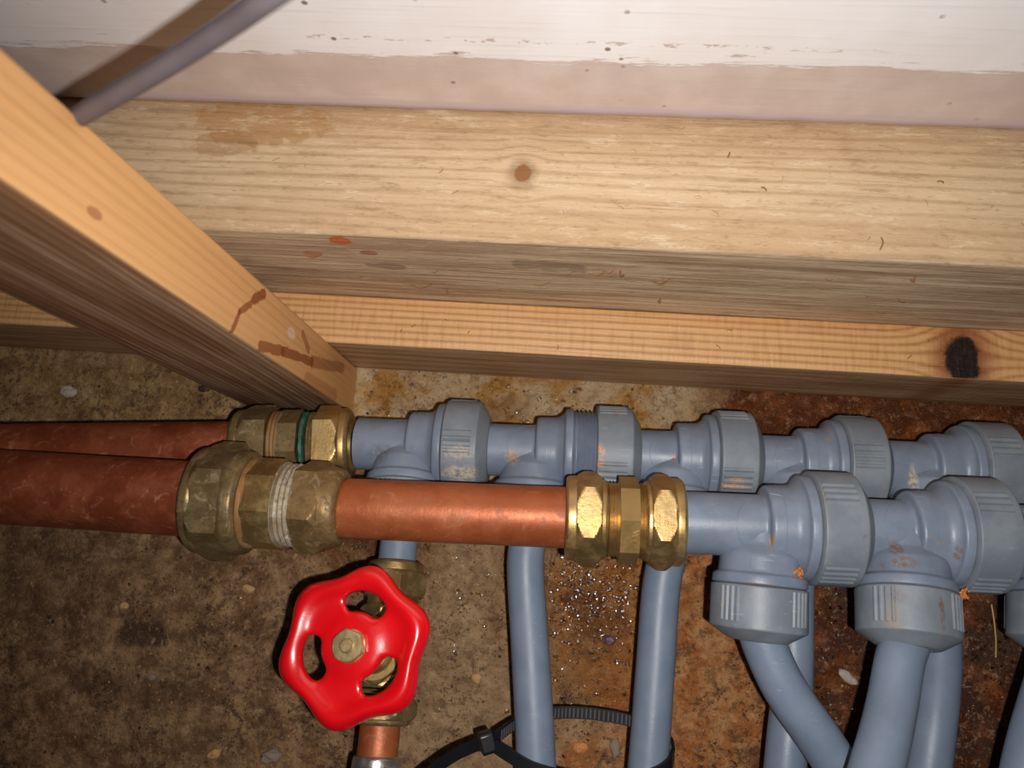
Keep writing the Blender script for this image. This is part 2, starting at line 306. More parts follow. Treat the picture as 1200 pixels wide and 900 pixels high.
M['purple_stone'] = simple('purple_stone', srgb(100, 68, 78), .35, 0, .8, 600)
M['crumb'] = simple('rusty_crumb', srgb(200, 130, 70), .5, 0, 1, 700)
M['straw'] = simple('straw', srgb(206, 160, 92), .5)
M['splinter'] = simple('splinter_wood', srgb(150, 104, 62), .7)
M['fleck'] = simple('pale_fleck', srgb(236, 222, 196), .6)

# ---------------------------------------------------------------- mesh helpers (input in mm)
class MB:
    def __init__(s): s.v = []; s.f = []
    def add(s, vs, fs):
        o = len(s.v); s.v += [Vector(v) for v in vs]; s.f += [tuple(i + o for i in f) for f in fs]; return s
    def build(s, name, mat, parent=None, sharp=32, loc=None, smooth=True):
        me = bpy.data.meshes.new(name); L = Vector(loc or (0, 0, 0))
        me.from_pydata([(v - L) * MM for v in s.v], [], s.f)
        bm = bmesh.new(); bm.from_mesh(me); bmesh.ops.recalc_face_normals(bm, faces=bm.faces); bm.to_mesh(me); bm.free()
        me.validate()
        if smooth:
            me.polygons.foreach_set('use_smooth', [True] * len(me.polygons)); me.set_sharp_from_angle(angle=math.radians(sharp))
        me.materials.append(M[mat]); o = bpy.data.objects.new(name, me); COL.objects.link(o); o.location = L * MM
        if parent is not None: o.parent = parent; o.location = (L * MM) - parent.location
        return o

def frame(axis, up=(0, 0, 1)):
    a = Vector(axis).normalized(); u = Vector(up); u = (u - a * u.dot(a))
    if u.length < 1e-5: u = Vector((0, 1, 0)) - a * a.y
    u.normalize(); return a, u, a.cross(u)

def fillet(pr, rad, n=4):
    """round the corners of an open (a, r) profile"""
    out = [pr[0]]
    for i in range(1, len(pr) - 1):
        p0, p, p1 = Vector(pr[i - 1]), Vector(pr[i]), Vector(pr[i + 1])
        l0, l1 = (p0 - p).length, (p1 - p).length; t = min(rad, l0 * .45, l1 * .45)
        if t < .05: out.append(tuple(p)); continue
        a = p + (p0 - p).normalized() * t; b = p + (p1 - p).normalized() * t
        for k in range(n + 1):
            s = k / n; q = a.lerp(p, s).lerp(p.lerp(b, s), s); out.append(tuple(q))
    out.append(pr[-1]); return out

def lathe(mb, prof, o, axis, up=(0, 0, 1), seg=64, bore=0, rf=None, dense=0):
    """revolve (along, radius) points round an axis; rf(a, theta, r) may change the radius"""
    A, U, V = frame(axis, up); o = Vector(o)
    if dense:
        q = [prof[0]]
        for p in prof[1:]:
            n = max(1, int(abs(p[0] - q[-1][0]) / dense)); l = q[-1]
            q += [(l[0] + (p[0] - l[0]) * k / n, l[1] + (p[1] - l[1]) * k / n) for k in range(1, n + 1)]
        prof = q
    rings = [(a, r, True) for a, r in prof]
    if bore: rings += [(prof[-1][0], bore, False), (prof[0][0], bore, False)]
    vs = []; n = len(rings)
    for a, r, outer in rings:
        for k in range(seg):
            th = 2 * PI * k / seg; rr = rf(a, th, r) if (rf and outer) else r
            vs.append(o + A * a + (U * math.cos(th) + V * math.sin(th)) * rr)
    fs = []
    for i in range(n if bore else n - 1):
        j = (i + 1) % n
        for k in range(seg):
            l = (k + 1) % seg; fs.append((i * seg + k, i * seg + l, j * seg + l, j * seg + k))
    if not bore:
        fs.append(tuple(range(seg))); fs.append(tuple((n - 1) * seg + k for k in range(seg)))
    mb.add(vs, fs); return mb

def polyR(n, R, rot):     # radius of a regular n-gon with circumradius R at theta, rot in degrees puts a corner there
    ap = R * math.cos(PI / n); s = 2 * PI / n
    def f(th):
        t = ((th - math.radians(rot) - s / 2) % s) - s / 2 if False else ((th - math.radians(rot)) % s) - s / 2
        return ap / math.cos(t)
    return f

def hexpart(mb, a0, a1, R, o, axis, n=6, rot=30, up=(0, 0, 1), bore=0, cham=.5, seg=120, both=True):
    """chamfered n-sided nut: the corners are turned down at both ends so each flat gets a curved outline"""
    pf = polyR(n, R, rot); ap = R * math.cos(PI / n); L = a1 - a0; cl = (R - ap) * 1.25
    def lim(a):
        if not cham: return 1e3
        d = min(a - a0, a1 - a) if both is True else (a - a0 if both == 'start' else a1 - a)
        return ap - .15 + (R - ap + .2) * min(1, max(0, d / cl)) ** .8
    pr = [(a0 + L * k / 22, R) for k in range(23)]
    return lathe(mb, pr, o, axis, up, seg, bore, rf=lambda a, th, r: min(pf(th), lim(a)))

def spline(pts, n=10):
    P = [Vector(p) for p in pts]; P = [P[0] * 2 - P[1]] + P + [P[-1] * 2 - P[-2]]; out = []
    for i in range(1, len(P) - 2):
        a, b, c, d = P[i - 1:i + 3]
        for k in range(n):
            t = k / n; out.append(.5 * ((2 * b) + (c - a) * t + (2 * a - 5 * b + 4 * c - d) * t * t + (3 * b - a - 3 * c + d) * t ** 3))
    out.append(P[-2]); return out

def tube(mb, pts, r, seg=40, hollow=0):
    P = [Vector(p) for p in pts]; vs = []; fs = []; T = (P[1] - P[0]).normalized(); _, U, V = frame(T)
    rr = [r] if not hollow else [r, hollow]
    ringsets = []
    for R in rr:
        t0 = T.copy(); u = U.copy()
        for i, p in enumerate(P):
            t = (P[min(i + 1, len(P) - 1)] - P[max(i - 1, 0)]).normalized(); u = (u - t * u.dot(t)).normalized(); w = t.cross(u)
            for k in range(seg):
                a = 2 * PI * k / seg; vs.append(p + (u * math.cos(a) + w * math.sin(a)) * (R(i / (len(P) - 1)) if callable(R) else R))
    n = len(P)
    for s in range(len(rr)):
        b = s * n * seg
        for i in range(n - 1):
            for k in range(seg):
                l = (k + 1) % seg; fs.append((b + i * seg + k, b + i * seg + l, b + (i + 1) * seg + l, b + (i + 1) * seg + k))
    if hollow:
        for i in (0, n - 1):
            for k in range(seg):
                l = (k + 1) % seg; fs.append((i * seg + k, i * seg + l, n * seg + i * seg + l, n * seg + i * seg + k))
    else:
        fs.append(tuple(range(seg))); fs.append(tuple((n - 1) * seg + k for k in range(seg)))
    mb.add(vs, fs); return mb

def tag(o, label, cat, group=None, kind=None):
    if label: o['label'] = label
    if cat: o['category'] = cat
    if group: o['group'] = group
    if kind: o['kind'] = kind
    return o
def empty(name, loc, label, cat, group=None):
    o = bpy.data.objects.new(name, None); COL.objects.link(o); o.location = Vector(loc) * MM; o.empty_display_size = .01
    return tag(o, label, cat, group)

# ---------------------------------------------------------------- floor slab
def build_floor():
    def axis_pts(lo, hi, flo, fhi, fine, coarse):
        p = []; x = lo
        while x < hi: p.append(x); x += fine if flo <= x <= fhi else coarse
        return p + [hi]
    xs = axis_pts(-620, 560, -270, 235, 2.0, 18); ys = axis_pts(-420, 260, -125, 90, 2.0, 18)
    vs = []; nx = len(xs)
    for y in ys:
        for x in xs:
            p = Vector((x, y, 0)) * .03
            z = .9 * (noise.fractal(p, 1, 2, 3) - .2) + .45 * noise.noise(Vector((x, y, 5)) * .22) + .3 * noise.noise(Vector((x, y, 9)) * .5)
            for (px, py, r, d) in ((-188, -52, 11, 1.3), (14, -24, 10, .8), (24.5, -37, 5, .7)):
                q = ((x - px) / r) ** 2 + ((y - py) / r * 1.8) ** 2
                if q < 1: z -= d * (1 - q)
            vs.append((x, y, min(z, .6) - .6))
    top = len(vs); fs = [(j * nx + i, j * nx + i + 1, (j + 1) * nx + i + 1, (j + 1) * nx + i) for j in range(len(ys) - 1) for i in range(nx - 1)]
    mb = MB().add(vs, fs)
    x0, x1, y0, y1 = xs[0], xs[-1], ys[0], ys[-1]
    mb.add([(x0, y0, -3), (x1, y0, -3), (x1, y1, -3), (x0, y1, -3), (x0, y0, -50), (x1, y0, -50), (x1, y1, -50), (x0, y1, -50)],
           [(0, 1, 5, 4), (1, 2, 6, 5), (2, 3, 7, 6), (3, 0, 4, 7), (4, 5, 6, 7), (0, 1, 2, 3)])
    o = mb.build('floor', 'floor', sharp=180)
    return tag(o, 'damp stained concrete floor slab under the pipes', None, kind='structure')
floor = build_floor()

# ---------------------------------------------------------------- timbers
def timber(name, x0, x1, y0, y1, z0, z1, mat, rad, amp, long_axis, step=4, seed=0):
    """a sawn timber: a long box with eased, slightly uneven edges"""
    mb = MB(); c = Vector(((x0 + x1) / 2, (y0 + y1) / 2, (z0 + z1) / 2)); h = Vector(((x1 - x0) / 2, (y1 - y0) / 2, (z1 - z0) / 2))
    L = long_axis; a, b = [i for i in range(3) if i != L]
    sec = []
    def arc(sx, sy, a0):
        for k in range(4):
            t = math.radians(a0 + 30 * k); sec.append((sx * (h[a] - rad) + rad * math.cos(t), sy * (h[b] - rad) + rad * math.sin(t)))
        ex, ey = {0: (-1, 0), 90: (0, -1), 180: (1, 0), 270: (0, 1)}[a0]
        ln = 2 * (h[a] if ex else h[b]); m = max(1, int(ln / 6)); p = sec[-1]
        for k in range(1, m): sec.append((p[0] + ex * (ln - 2 * rad) * k / m, p[1] + ey * (ln - 2 * rad) * k / m))
    arc(1, 1, 0); arc(-1, 1, 90); arc(-1, -1, 180); arc(1, -1, 270)
    n = int(2 * h[L] / step); vs = []; m = len(sec)
    for i in range(n + 1):
        t = -h[L] + 2 * h[L] * i / n
        for (p, q) in sec:
            v = [0, 0, 0]; v[L] = t; v[a] = p; v[b] = q; v = Vector(v) + c
            s = Vector(v) * .12; s[L] *= .25
            d = noise.noise(s + Vector((seed, 3, 1))) * amp
            r = Vector((0, 0, 0)); r[a] = p; r[b] = q
            vs.append(v + r.normalized() * d)
    fs = [(i * m + k, i * m + (k + 1) % m, (i + 1) * m + (k + 1) % m, (i + 1) * m + k) for i in range(n) for k in range(m)]
    fs += [tuple(range(m)), tuple(n * m + k for k in range(m))]
    return mb.add(vs, fs).build(name, mat, sharp=50)
tag(timber('timber_batten', -560, 520, 79.8, 101.2, 0, 47, 'batten', .7, .12, 0, 5, 1), 'narrow orange pine batten with a black resin knot lying at the foot of the joist', 'timber')
tag(timber('timber_joist', -560, 520, 101.5, 151.8, 0, 114, 'joist', 1.3, .3, 0, 5, 2), 'thick pale weathered joist with a small brown knot below the painted board', 'timber')
tag(timber('timber_post', -155.5, -103.2, 57.2, 79.5, 0, 560, 'post', 1.2, .15, 2, 6, 3), 'orange pine post rising towards the camera at the upper left', 'timber')

# painted board (skirting) above the joist, with a torn caulk edge
def painted_board():
    vs = []; fs = []; xs = [-560 + 2.5 * i for i in range(433)]
    prof = None
    for x in xs:
        j = noise.noise(Vector((x * .09, 1, 2))) * .7 + noise.noise(Vector((x * .35, 5, 2))) * .35
        z0 = 114.9 + j * .7
        z0 -= .75; row = [(x, 158, z0), (x, 151.4, z0), (x, 150.8 , z0 + .3), (x, 150.2, z0 + 1.0), (x, 150.1, z0 + 4)]
        row += [(x, 150.3 + .15 * noise.noise(Vector((x * .02, z * .05, 0))), z) for z in (125, 135, 145, 150, 160, 190, 240, 330)]
        row += [(x, 158, 330)]
        vs += row
    m = len(vs) // len(xs)
    for i in range(len(xs) - 1):
        for k in range(m): fs.append((i * m + k, i * m + (k + 1) % m, (i + 1) * m + (k + 1) % m, (i + 1) * m + k))
    fs += [tuple(range(m)), tuple((len(xs) - 1) * m + k for k in range(m))]
    o = MB().add(vs, fs).build('baseboard_back', 'paint', sharp=50)
    tag(o, 'painted board above the joist, pink undercoat with a ragged white top coat', None, kind='structure')
painted_board()

# ---------------------------------------------------------------- compression fittings
def thread_profile(a0, a1, r, d=.55, pitch=1.4):
    n = max(2, round((a1 - a0) / pitch)); p = (a1 - a0) / n; out = []
    for k in range(n): out += [(a0 + k * p, r - d), (a0 + (k + .5) * p, r)]
    return out + [(a1, r - d)]

# ---- clean brass coupling in the front row
FA = Vector((1, .03, 0)).normalized()
def fpt(x, z=76.5): return Vector((x, 9.4 + (x + 80) * .03, z))
def front_o(x): return fpt(x)
t = empty('compression_coupling', fpt(22), 'clean shiny brass compression coupling joining bright copper to grey plastic', 'pipe fitting')
o0 = fpt(0)
b = MB(); lathe(b, fillet([(1.6, 11.3), (1.6, 14.3), (2.4, 15.1), (5.2, 15.3), (6.3, 14.8)], .5), o0, FA, bore=11.1, seg=96)
hexpart(b, 5.2, 14.4, 17.4, o0, FA, 6, 24, bore=11.1)
lathe(b, fillet([(14, 14.4), (15.8, 14.2), (16.4, 13.4)], .4), o0, FA, bore=11.6, seg=96)
b.build('compression_nut', 'brass', t, 22)
b = MB(); lathe(b, thread_profile(16.4, 21.2, 13.5, .6, 1.15), o0, FA, bore=11.1, seg=80)
b.build('thread', 'brass', t, 60)
b = MB(); hexpart(b, 20.6, 27.3, 15.6, o0, FA, 8, 3, bore=11.1, cham=0); body = b.build('coupling_body', 'brass_dull', t, 18)
b = MB(); lathe(b, thread_profile(27.0, 30.0, 13.5, .6, 1.05), o0, FA, bore=11.1, seg=80)
b.build('thread', 'brass', t, 60)
b = MB(); lathe(b, fillet([(29.6, 13.4), (30.2, 14.2), (32, 14.4)], .4), o0, FA, bore=11.6, seg=96)
hexpart(b, 31.4, 40.2, 17.4, o0, FA, 6, 24, bore=11.1)
lathe(b, fillet([(39.2, 15.0), (40.2, 15.7), (42.6, 15.6), (43.4, 14.6), (43.4, 11.3)], .5), o0, FA, bore=11.1, seg=96)
b.build('compression_nut', 'brass', t, 22)

def ring_text(word, r, a, th0, size, o, axis, parent, mat, name='lettering', depth=.12):
    """raised letters running round a ring: text x -> angle, text y -> along the axis"""
    cu = bpy.data.curves.new('t', 'FONT'); cu.body = word; cu.size = size; cu.extrude = depth; cu.resolution_u = 2; cu.align_x = 'CENTER'
    ob = bpy.data.objects.new('t', cu); COL.objects.link(ob); dg = bpy.context.evaluated_depsgraph_get()
    me = bpy.data.meshes.new_from_object(ob.evaluated_get(dg)); bpy.data.objects.remove(ob)
    A, U, V = frame(axis); o = Vector(o); mb = MB()
    vs = []
    for v in me.vertices:
        th = math.radians(th0) + v.co.x / r; rr = r + v.co.z
        vs.append(o + A * (a + v.co.y) + (U * math.cos(th) + V * math.sin(th)) * rr)
    mb.add(vs, [tuple(p.vertices) for p in me.polygons])
    return mb.build(name, mat, parent, smooth=False)
A_, U_, V_ = frame(FA)
ring_text('OWVI', 14.5, 24.6, 22, 3.2, o0, FA, t, 'brass', depth=.18)

# ---- tarnished reducer 28 to 22
RA = Vector((1, .012, -.004)).normalized()
o1 = Vector((-134, 8.7, 77.6))
t = empty('reducing_coupling', o1, 'tarnished brass reducing coupling with white limescale on its thread', 'pipe fitting')
b = MB(); lathe(b, fillet([(-.6, 14.3), (-.6, 18.6), (.6, 19.6), (3.2, 19.8), (4.5, 19.0)], .6), o1, RA, bore=14.1, seg=110)
hexpart(b, 2.0, 14.6, 22.2, o1, RA, 6, 33, bore=14.2, both='start')
nut = b.build('large_compression_nut', 'brass_old', t, 22); nut['label'] = 'large scratched dark brass nut'
b = MB(); lathe(b, fillet([(14, 19.2), (15.2, 19.6), (18.4, 19.0), (19.6, 17.6)], .7), o1, RA, bore=14.2, seg=110)
rg = b.build('nut_collar', 'brass_old', t, 30)
ring_text('V8U-28', 19.35, 15.4, -33, 2.6, o1, RA, rg, 'brass_rough', depth=.15)
b = MB(); lathe(b, fillet([(19.3, 15.2), (19.6, 16.9), (21, 16.6), (21.6, 16.0)], .3), o1, RA, bore=13, seg=96); b.build('washer_ring', 'rusty', t)
b = MB(); hexpart(b, 21.2, 31.5, 17.0, o1, RA, 8, 12, bore=12.5, cham=0); bd = b.build('coupling_body', 'brass', t, 18); bd['label'] = 'smoother yellow brass hexagonal body'
b = MB(); lathe(b, [(31, 15.6), (32, 15.9)] + thread_profile(32, 39.5, 15.4, .75, 1.9) + [(39.8, 14.0)], o1, RA, bore=12, seg=96,
                rf=lambda a, th, r: r + .3 * noise.noise(Vector((a * .8, math.cos(th) * 9, math.sin(th) * 9)))); b.build('thread', 'scale', t, 60)['label'] = 'threads crusted with white limescale'
b = MB(); hexpart(b, 38.6, 48.8, 17.6, o1, RA, 6, 18, bore=11.4, both='end')
lathe(b, fillet([(47.6, 15.4), (50.5, 15.0), (53.2, 14.2), (54.4, 12.8), (54.4, 11.3)], .9), o1, RA, bore=11.2, seg=96,
      rf=lambda a, th, r: r + .2 * noise.noise(Vector((a * .4, math.cos(th) * 4, math.sin(th) * 4))))
b.build('small_compression_nut', 'brass_rough', t, 22)['label'] = 'rough cast small brass nut'

# ---- rear coupling behind the reducer
QA = (Vector((-84, 37.6, 39.3)) - Vector((-141.7, 32.3, 44.4))).normalized(); o2 = Vector((-138, 32.6, 44.1))
t = empty('compression_coupling', o2, 'weathered brass coupling at the foot of the post with a green corroded ring', 'pipe fitting')
b = MB(); lathe(b, fillet([(0, 11.4), (0, 15.0), (1.2, 15.8), (3.5, 15.8), (4.5, 15.2)], .5), o2, QA, bore=11.2, seg=96)
hexpart(b, 3.4, 15.2, 18.0, o2, QA, 6, 30, bore=11.2, both='start'); b.build('compression_nut', 'brass_old', t, 22)
b = MB(); lathe(b, [(15.4, 13.8)] + thread_profile(15.4, 20.0, 15.2, .6, 1.5), o2, QA, bore=11.2, seg=80); b.build('thread', 'rusty', t, 60)
b = MB(); hexpart(b, 19.6, 27.6, 15.6, o2, QA, 8, 15, bore=11.2, cham=0); b.build('coupling_body', 'brass_old', t, 18)
b = MB(); lathe(b, fillet([(28.4, 13), (28.6, 14.6), (30.0, 14.6), (30.4, 13.2)], .4), o2, QA, bore=11.2, seg=96, rf=lambda a, th, r: r + .35 * noise.noise(Vector((a, math.cos(th) * 9, math.sin(th) * 9))))
b.build('corroded_ring', 'verdigris', t)['label'] = 'ring of green verdigris'
b = MB(); lathe(b, thread_profile(31.2, 34.6, 14.6, .6, 1.2), o2, QA, bore=11.2, seg=80); b.build('thread', 'brass_rough', t, 60)
b = MB(); hexpart(b, 34.4, 44.6, 17.6, o2, QA, 6, 30, bore=11.2, both='end')
lathe(b, fillet([(43.6, 15.2), (44.6, 16.0), (47.0, 15.9), (48.2, 14.6), (48.2, 11.3)], .6), o2, QA, bore=11.2, seg=96); b.build('compression_nut', 'brass', t, 22)['label'] = 'brighter brass nut next to the grey pipe'

# ---- copper pipes
def pipe(name, pts, r, mat, label, cat='pipe', group=None, seg=56, n=1):
    P = spline(pts, n) if n > 1 else [Vector(p) for p in pts]
    b = MB(); tube(b, P, r, seg, r - 1.2); o = b.build(name, mat, None, 40, loc=P[0]); return tag(o, label, cat, group)
pipe('copper_pipe', [(-620, 5, 80.2), (-300, 7.2, 78.6), (-128, 8.8, 77.6)], 14, 'copper_dark', 'wide dull brown copper pipe entering the large reducer nut from the left')
pipe('copper_pipe', [(-620, 16, 50), (-400, 18, 52.5), (-300, 20, 52.6), o2 + QA * -100, o2 + QA * 12], 11, 'copper_dark', 'old spotted copper pipe running behind the wide one to the rear coupling')
pipe('copper_pipe', [fpt(-92, 76.6), fpt(-40, 76.6), fpt(14, 76.5)], 11, 'copper', 'bright orange copper pipe between the reducer and the shiny coupling')

# ---------------------------------------------------------------- grey plastic tees
def ribs(a0, a1, rot, centers=(0, 90, 180, 270), n=4, pitch=7.2, h=.42):
    def f(a, th, r):
        if not (a0 <= a <= a1): return r
        d = math.degrees(th) - rot
        for c in centers:
            q = (d - c + 180) % 360 - 180
            q += pitch * n / 2
            if 0 <= q < pitch * n and (q % pitch) < pitch * .52: return r + h
        return r
    return f
def push_nut(mb, o, axis, a0, R, L, rot, bore, up=(0, 0, 1), rend=None):
    """ribbed collar nut: cylinder, rounded shoulder, cone down to the pipe"""
    rend = rend or R * .70
    pr = [(a0, R - 1.2), (a0 + .5, R - .1), (a0 + .7, R), (a0 + 1.1, R), (a0 + 1.12, R), (a0 + L * .66, R), (a0 + L * .661, R), (a0 + L * .72, R)]
    body = fillet([(a0 + L * .72, R), (a0 + L * .78, R), (a0 + L, rend), (a0 + L, bore + .1)], L * .10, 5)
    return lathe(mb, pr + body[1:], o, axis, up, 200, bore, rf=ribs(a0 + 1.11, a0 + L * .6605, rot))

def tee(x, row, label, branch_dir, rot=34, brot=0, left=14, open_thread=0, first=False, branchR=16.4, blen=18.6, run_nut=True, bstart=14.0, nutlabel=None):
    if row == 'front': o = Vector((x, 9.4 + (x + 80) * .03, 76.5 + .0)); ax = FA.copy()
    else: o = Vector((x, 38.2 + (x + 84) * .022, 39.2 - (x + 84) * .005)); ax = Vector((1, .022, -.005)).normalized()
    t = empty('plastic_tee', o, label, 'pipe fitting')
    bd = Vector(branch_dir).normalized()
    b = MB()
    sh = open_thread
    # run: spigot, collar, neck, flange
    lathe(b, fillet([(-left, 10.2), (-left, 11.0), (0.2, 11.0), (0.6, 14.4), (9.6, 14.7), (12.0, 16.6), (12.4, 18.3), (15.6, 18.6), (15.8, 17.2), (17, 17.2)], 1.3), o, ax, bore=8.5, seg=96)
    # branch: barrel, flange
    lathe(b, fillet([(0, 10.6), (bstart - 7.0, 10.95), (bstart - 3.3, 13.8), (bstart + 2.6, 14.2), (bstart + 3.4, 15.9), (bstart + 6.6, 16.2), (bstart + 6.8, 15), (bstart + 8, 15)], .9), o, bd, up=ax, bore=7.8, seg=96)
    # raised oval weld scar where branch meets run
    A, U, V = frame(ax); 
    n = (Vector((0, 0, 1)) - ax * ax.z); n = (n - bd * n.dot(bd)).normalized()
    pts = []
    for k in range(49):
        a = 2 * PI * k / 48; p = o + ax * (12.2 * math.cos(a) * .9) + bd * (12.2 * math.sin(a) * .85)
        d = (p - o); off = d - ax * d.dot(ax); s = ax.dot(d)
        rad = 14.45 if s > .5 else 11.0; dd = off.length
        if dd > rad - .5: rad = max(rad, 14.1)
        hgt = math.sqrt(max(rad * rad - dd * dd, 0)); pts.append(p + n * (hgt + .02))
    tube(b, pts, .12, 6)
    # mould seam round the collar
    lathe(b, [(5.0, 14.4), (5.05, 14.68), (5.25, 14.68), (5.3, 14.4)], o, ax, seg=96, bore=14)
    # the two pads that show past the open thread
    body = b.build('tee_body', 'grey_body', t, 30)
    if sh:
        b = MB(); lathe(b, thread_profile(15.4, 15.8 + sh + 1.5, 17.9, 1.15, 1.9), o, ax, bore=11.2, seg=96); b.build('thread', 'grey_body', t, 60)
    if run_nut:
        b = MB(); push_nut(b, o, ax, 15.9 + sh, 20.0, 18.4, rot, 11.05, rend=13.2 if sh or row == 'rear' else 14.0)
        nn = b.build('union_nut', 'grey_nut', t, 28)
    b = MB(); push_nut(b, o, bd, bstart + 6.8, branchR, blen, brot, 7.6, up=(0, 0, 1), rend=9.8); b.build('union_nut', 'grey_nut', t, 28)
    return o, bd, t

R_ = []
rear = [(-65.8, (.02, -.985, .17), 0, 0, 22, 'rear grey tee beside the weathered brass coupling, above the red wheel'),
        (-12.5, (.0, -.995, .07), 30, 9.0, 22, 'rear grey tee with its nut backed off so four threads show'),
        (44.9, (-.02, -.995, .08), 30, 0, 17, 'rear grey tee above the shiny brass coupling, nut stained brown on top'),
        (94.3, (-.02, -.99, .12), -2, 0, 16, 'rear grey tee fourth from the post'),
        (145.9, (-.04, -.99, .15), -20, 0, 18, 'rear grey tee at the right edge of the frame')]
for x, bdir, rot, sh, left, lab in rear:
    o, bd, t = tee(x, 'rear', lab, bdir, rot, 20, left, sh, bstart=10.5, blen=15); R_.append((o, bd))
F_ = []
front = [(71.3, (-.03, -1.0, .03), -34, -38, 31, 'front grey tee next to the shiny brass coupling, pipe curving away below'),
         (120.6, (-.06, -.97, .17), -28, -40, 18, 'front grey tee whose lower nut is streaked brown'),
         (174, (-.12, -.98, .10), 30, -40, 22, 'front grey tee cut off by the right edge of the frame')]
for x, bdir, rot, brot, left, lab in front:
    o, bd, t = tee(x, 'front', lab, bdir, rot, brot, left, 0); F_.append((o, bd))

# ---- branch pipes
def branch(row, pts, label, r=7.5):
    o, bd = row; P = [o + bd * 22, o + bd * 34] + [Vector(p) for p in pts]
    return pipe('plastic_pipe', P, r, 'grey_pipe', label, 'pipe', 'grey branch pipes dropping from the tees', 48, 10)
branch(R_[1], [(-13.0, -8, 42.6), (-8.5, -41.4, 44.5), (-3.9, -77.6, 47.0), (4, -150, 50), (14, -330, 52)], 'grey pipe dropping from behind the copper, right of the wheel, in the tie loop')
branch(R_[2], [(41.2, -12, 42.3), (39.8, -40.7, 44.0), (38.2, -74.1, 46.0), (34, -150, 48), (26, -330, 50)], 'grey pipe dropping from behind the shiny brass coupling, right-hand one in the tie loop')
branch(R_[3], [(92.1, -11.1, 44.5), (90.6, -45.4, 47.0), (87.3, -70.1, 50.0), (80, -150, 52), (60, -330, 52)], 'straight grey pipe passing behind the curved one')
branch(R_[4], [(143.6, -25.2, 50.0), (135.1, -63.9, 57.0), (124, -130, 52), (106, -330, 50)], 'grey pipe half hidden behind the brown streaked nut pipe')
branch(F_[0], [(76.2, -34.5, 77.2), (82.7, -44.6, 76.0), (92.2, -56.3, 74.0), (103, -71, 72.5), (121, -92, 71), (152, -130, 69), (250, -330, 64)], 'grey pipe curving strongly to the right below the front tee')
branch(F_[1], [(113.6, -27, 87.0), (108.6, -40.5, 92.1), (100.5, -54.4, 102.0), (88, -78, 112), (60, -140, 122), (10, -330, 130)], 'grey pipe below the brown streaked nut, leaning left and towards the camera')
branch(F_[2], [(165, -30, 80.5), (153.5, -58, 84), (142, -95, 90), (128, -160, 98), (100, -330, 116)], 'grey pipe in the lower right corner')
# run pipes leaving to the right, outside the frame
o, bd = F_[2]; pipe('plastic_pipe', [o + FA * 28, o + FA * 60, o + FA * 330], 11, 'grey_pipe', 'wide grey pipe leaving the last front tee to the right')
o, bd = R_[4]; pipe('plastic_pipe', [o + Vector((28, .6, -.1)), o + Vector((60, 1.3, -.3)), o + Vector((330, 7, -1.5))], 11, 'grey_pipe', 'wide grey pipe leaving the last rear tee to the right')

# ---------------------------------------------------------------- gate valve under the red wheel
o, bd = R_[0]
v0 = o + bd * 20; v9 = Vector((-61.7, -80.9, 60)); VD = (v9 - v0).normalized()
tag(pipe('plastic_pipe', [v0, v0 + VD * 20, v0 + VD * 44], 7.5, 'grey_pipe', 'short grey stub pipe entering the top of the red wheeled valve'), None, None)
def onv(y): return v0 + VD * ((y - v0.y) / VD.y)
SD = Vector((-.09, .10, .99)).normalized(); SD = Vector((-3.4, 4.0, 37)).normalized()
vc = onv(-42)
t = empty('gate_valve', vc, 'brass gate valve with a glossy red six-lobed handwheel', 'valve')
b = MB(); p = onv(-9.5); lathe(b, fillet([(-.0, 7.8), (0, 10.2), (1.0, 11.0), (4.2, 11.2)], .5), p, VD, bore=7.6, seg=80)
hexpart(b, 4.0, 13.5, 13.2, p, VD, 6, 39, bore=7.6); b.build('compression_nut', 'brass', t, 22)
b = MB(); lathe(b, thread_profile(13, 17, 10.2, .5, 1.1), p, VD, bore=7.4, seg=64); b.build('thread', 'brass', t, 60)
b = MB(); p = onv(-26); L = 30
hexpart(b, 0, 6.5, 12.4, p, VD, 6, 9, bore=7); lathe(b, fillet([(6, 9.8), (9, 11.5), (13, 12.8), (17, 12.8), (21, 11.5), (24, 9.8)], 2), p, VD, bore=6, seg=64)
hexpart(b, 23.5, 30, 12.4, p, VD, 6, 9, bore=7)
# bonnet neck rising to the stem
lathe(b, fillet([(2, 10.5), (11, 10.5), (12, 11.6), (14, 11.6)], 1), vc, SD, up=VD, bore=3, seg=64)
hexpart(b, 13.5, 19, 12.2, vc, SD, 6, 9, up=VD, bore=3)
lathe(b, fillet([(18.6, 8.4), (21, 8), (22, 6.6)], .8), vc, SD, up=VD, bore=2.6, seg=64)
b.build('valve_body', 'brass', t, 25)
b = MB(); hexpart(b, 21.5, 26.5, 7.2, vc, SD, 6, 21, up=VD, bore=2.4); b.build('gland_nut', 'brass', t, 22)
b = MB(); p = onv(-57); lathe(b, thread_profile(-1, 2.2, 10.2, .5, 1.1), p, VD, bore=7.4, seg=64)
b.build('thread', 'brass', t, 60)
b = MB(); hexpart(b, 1.8, 9.5, 13.2, p, VD, 6, 24, bore=7.6); lathe(b, fillet([(9, 11), (10.6, 10.8), (11.4, 9.6), (11.4, 7.8)], .5), p, VD, bore=7.6, seg=80)
b.build('compression_nut', 'brass_old', t, 22)
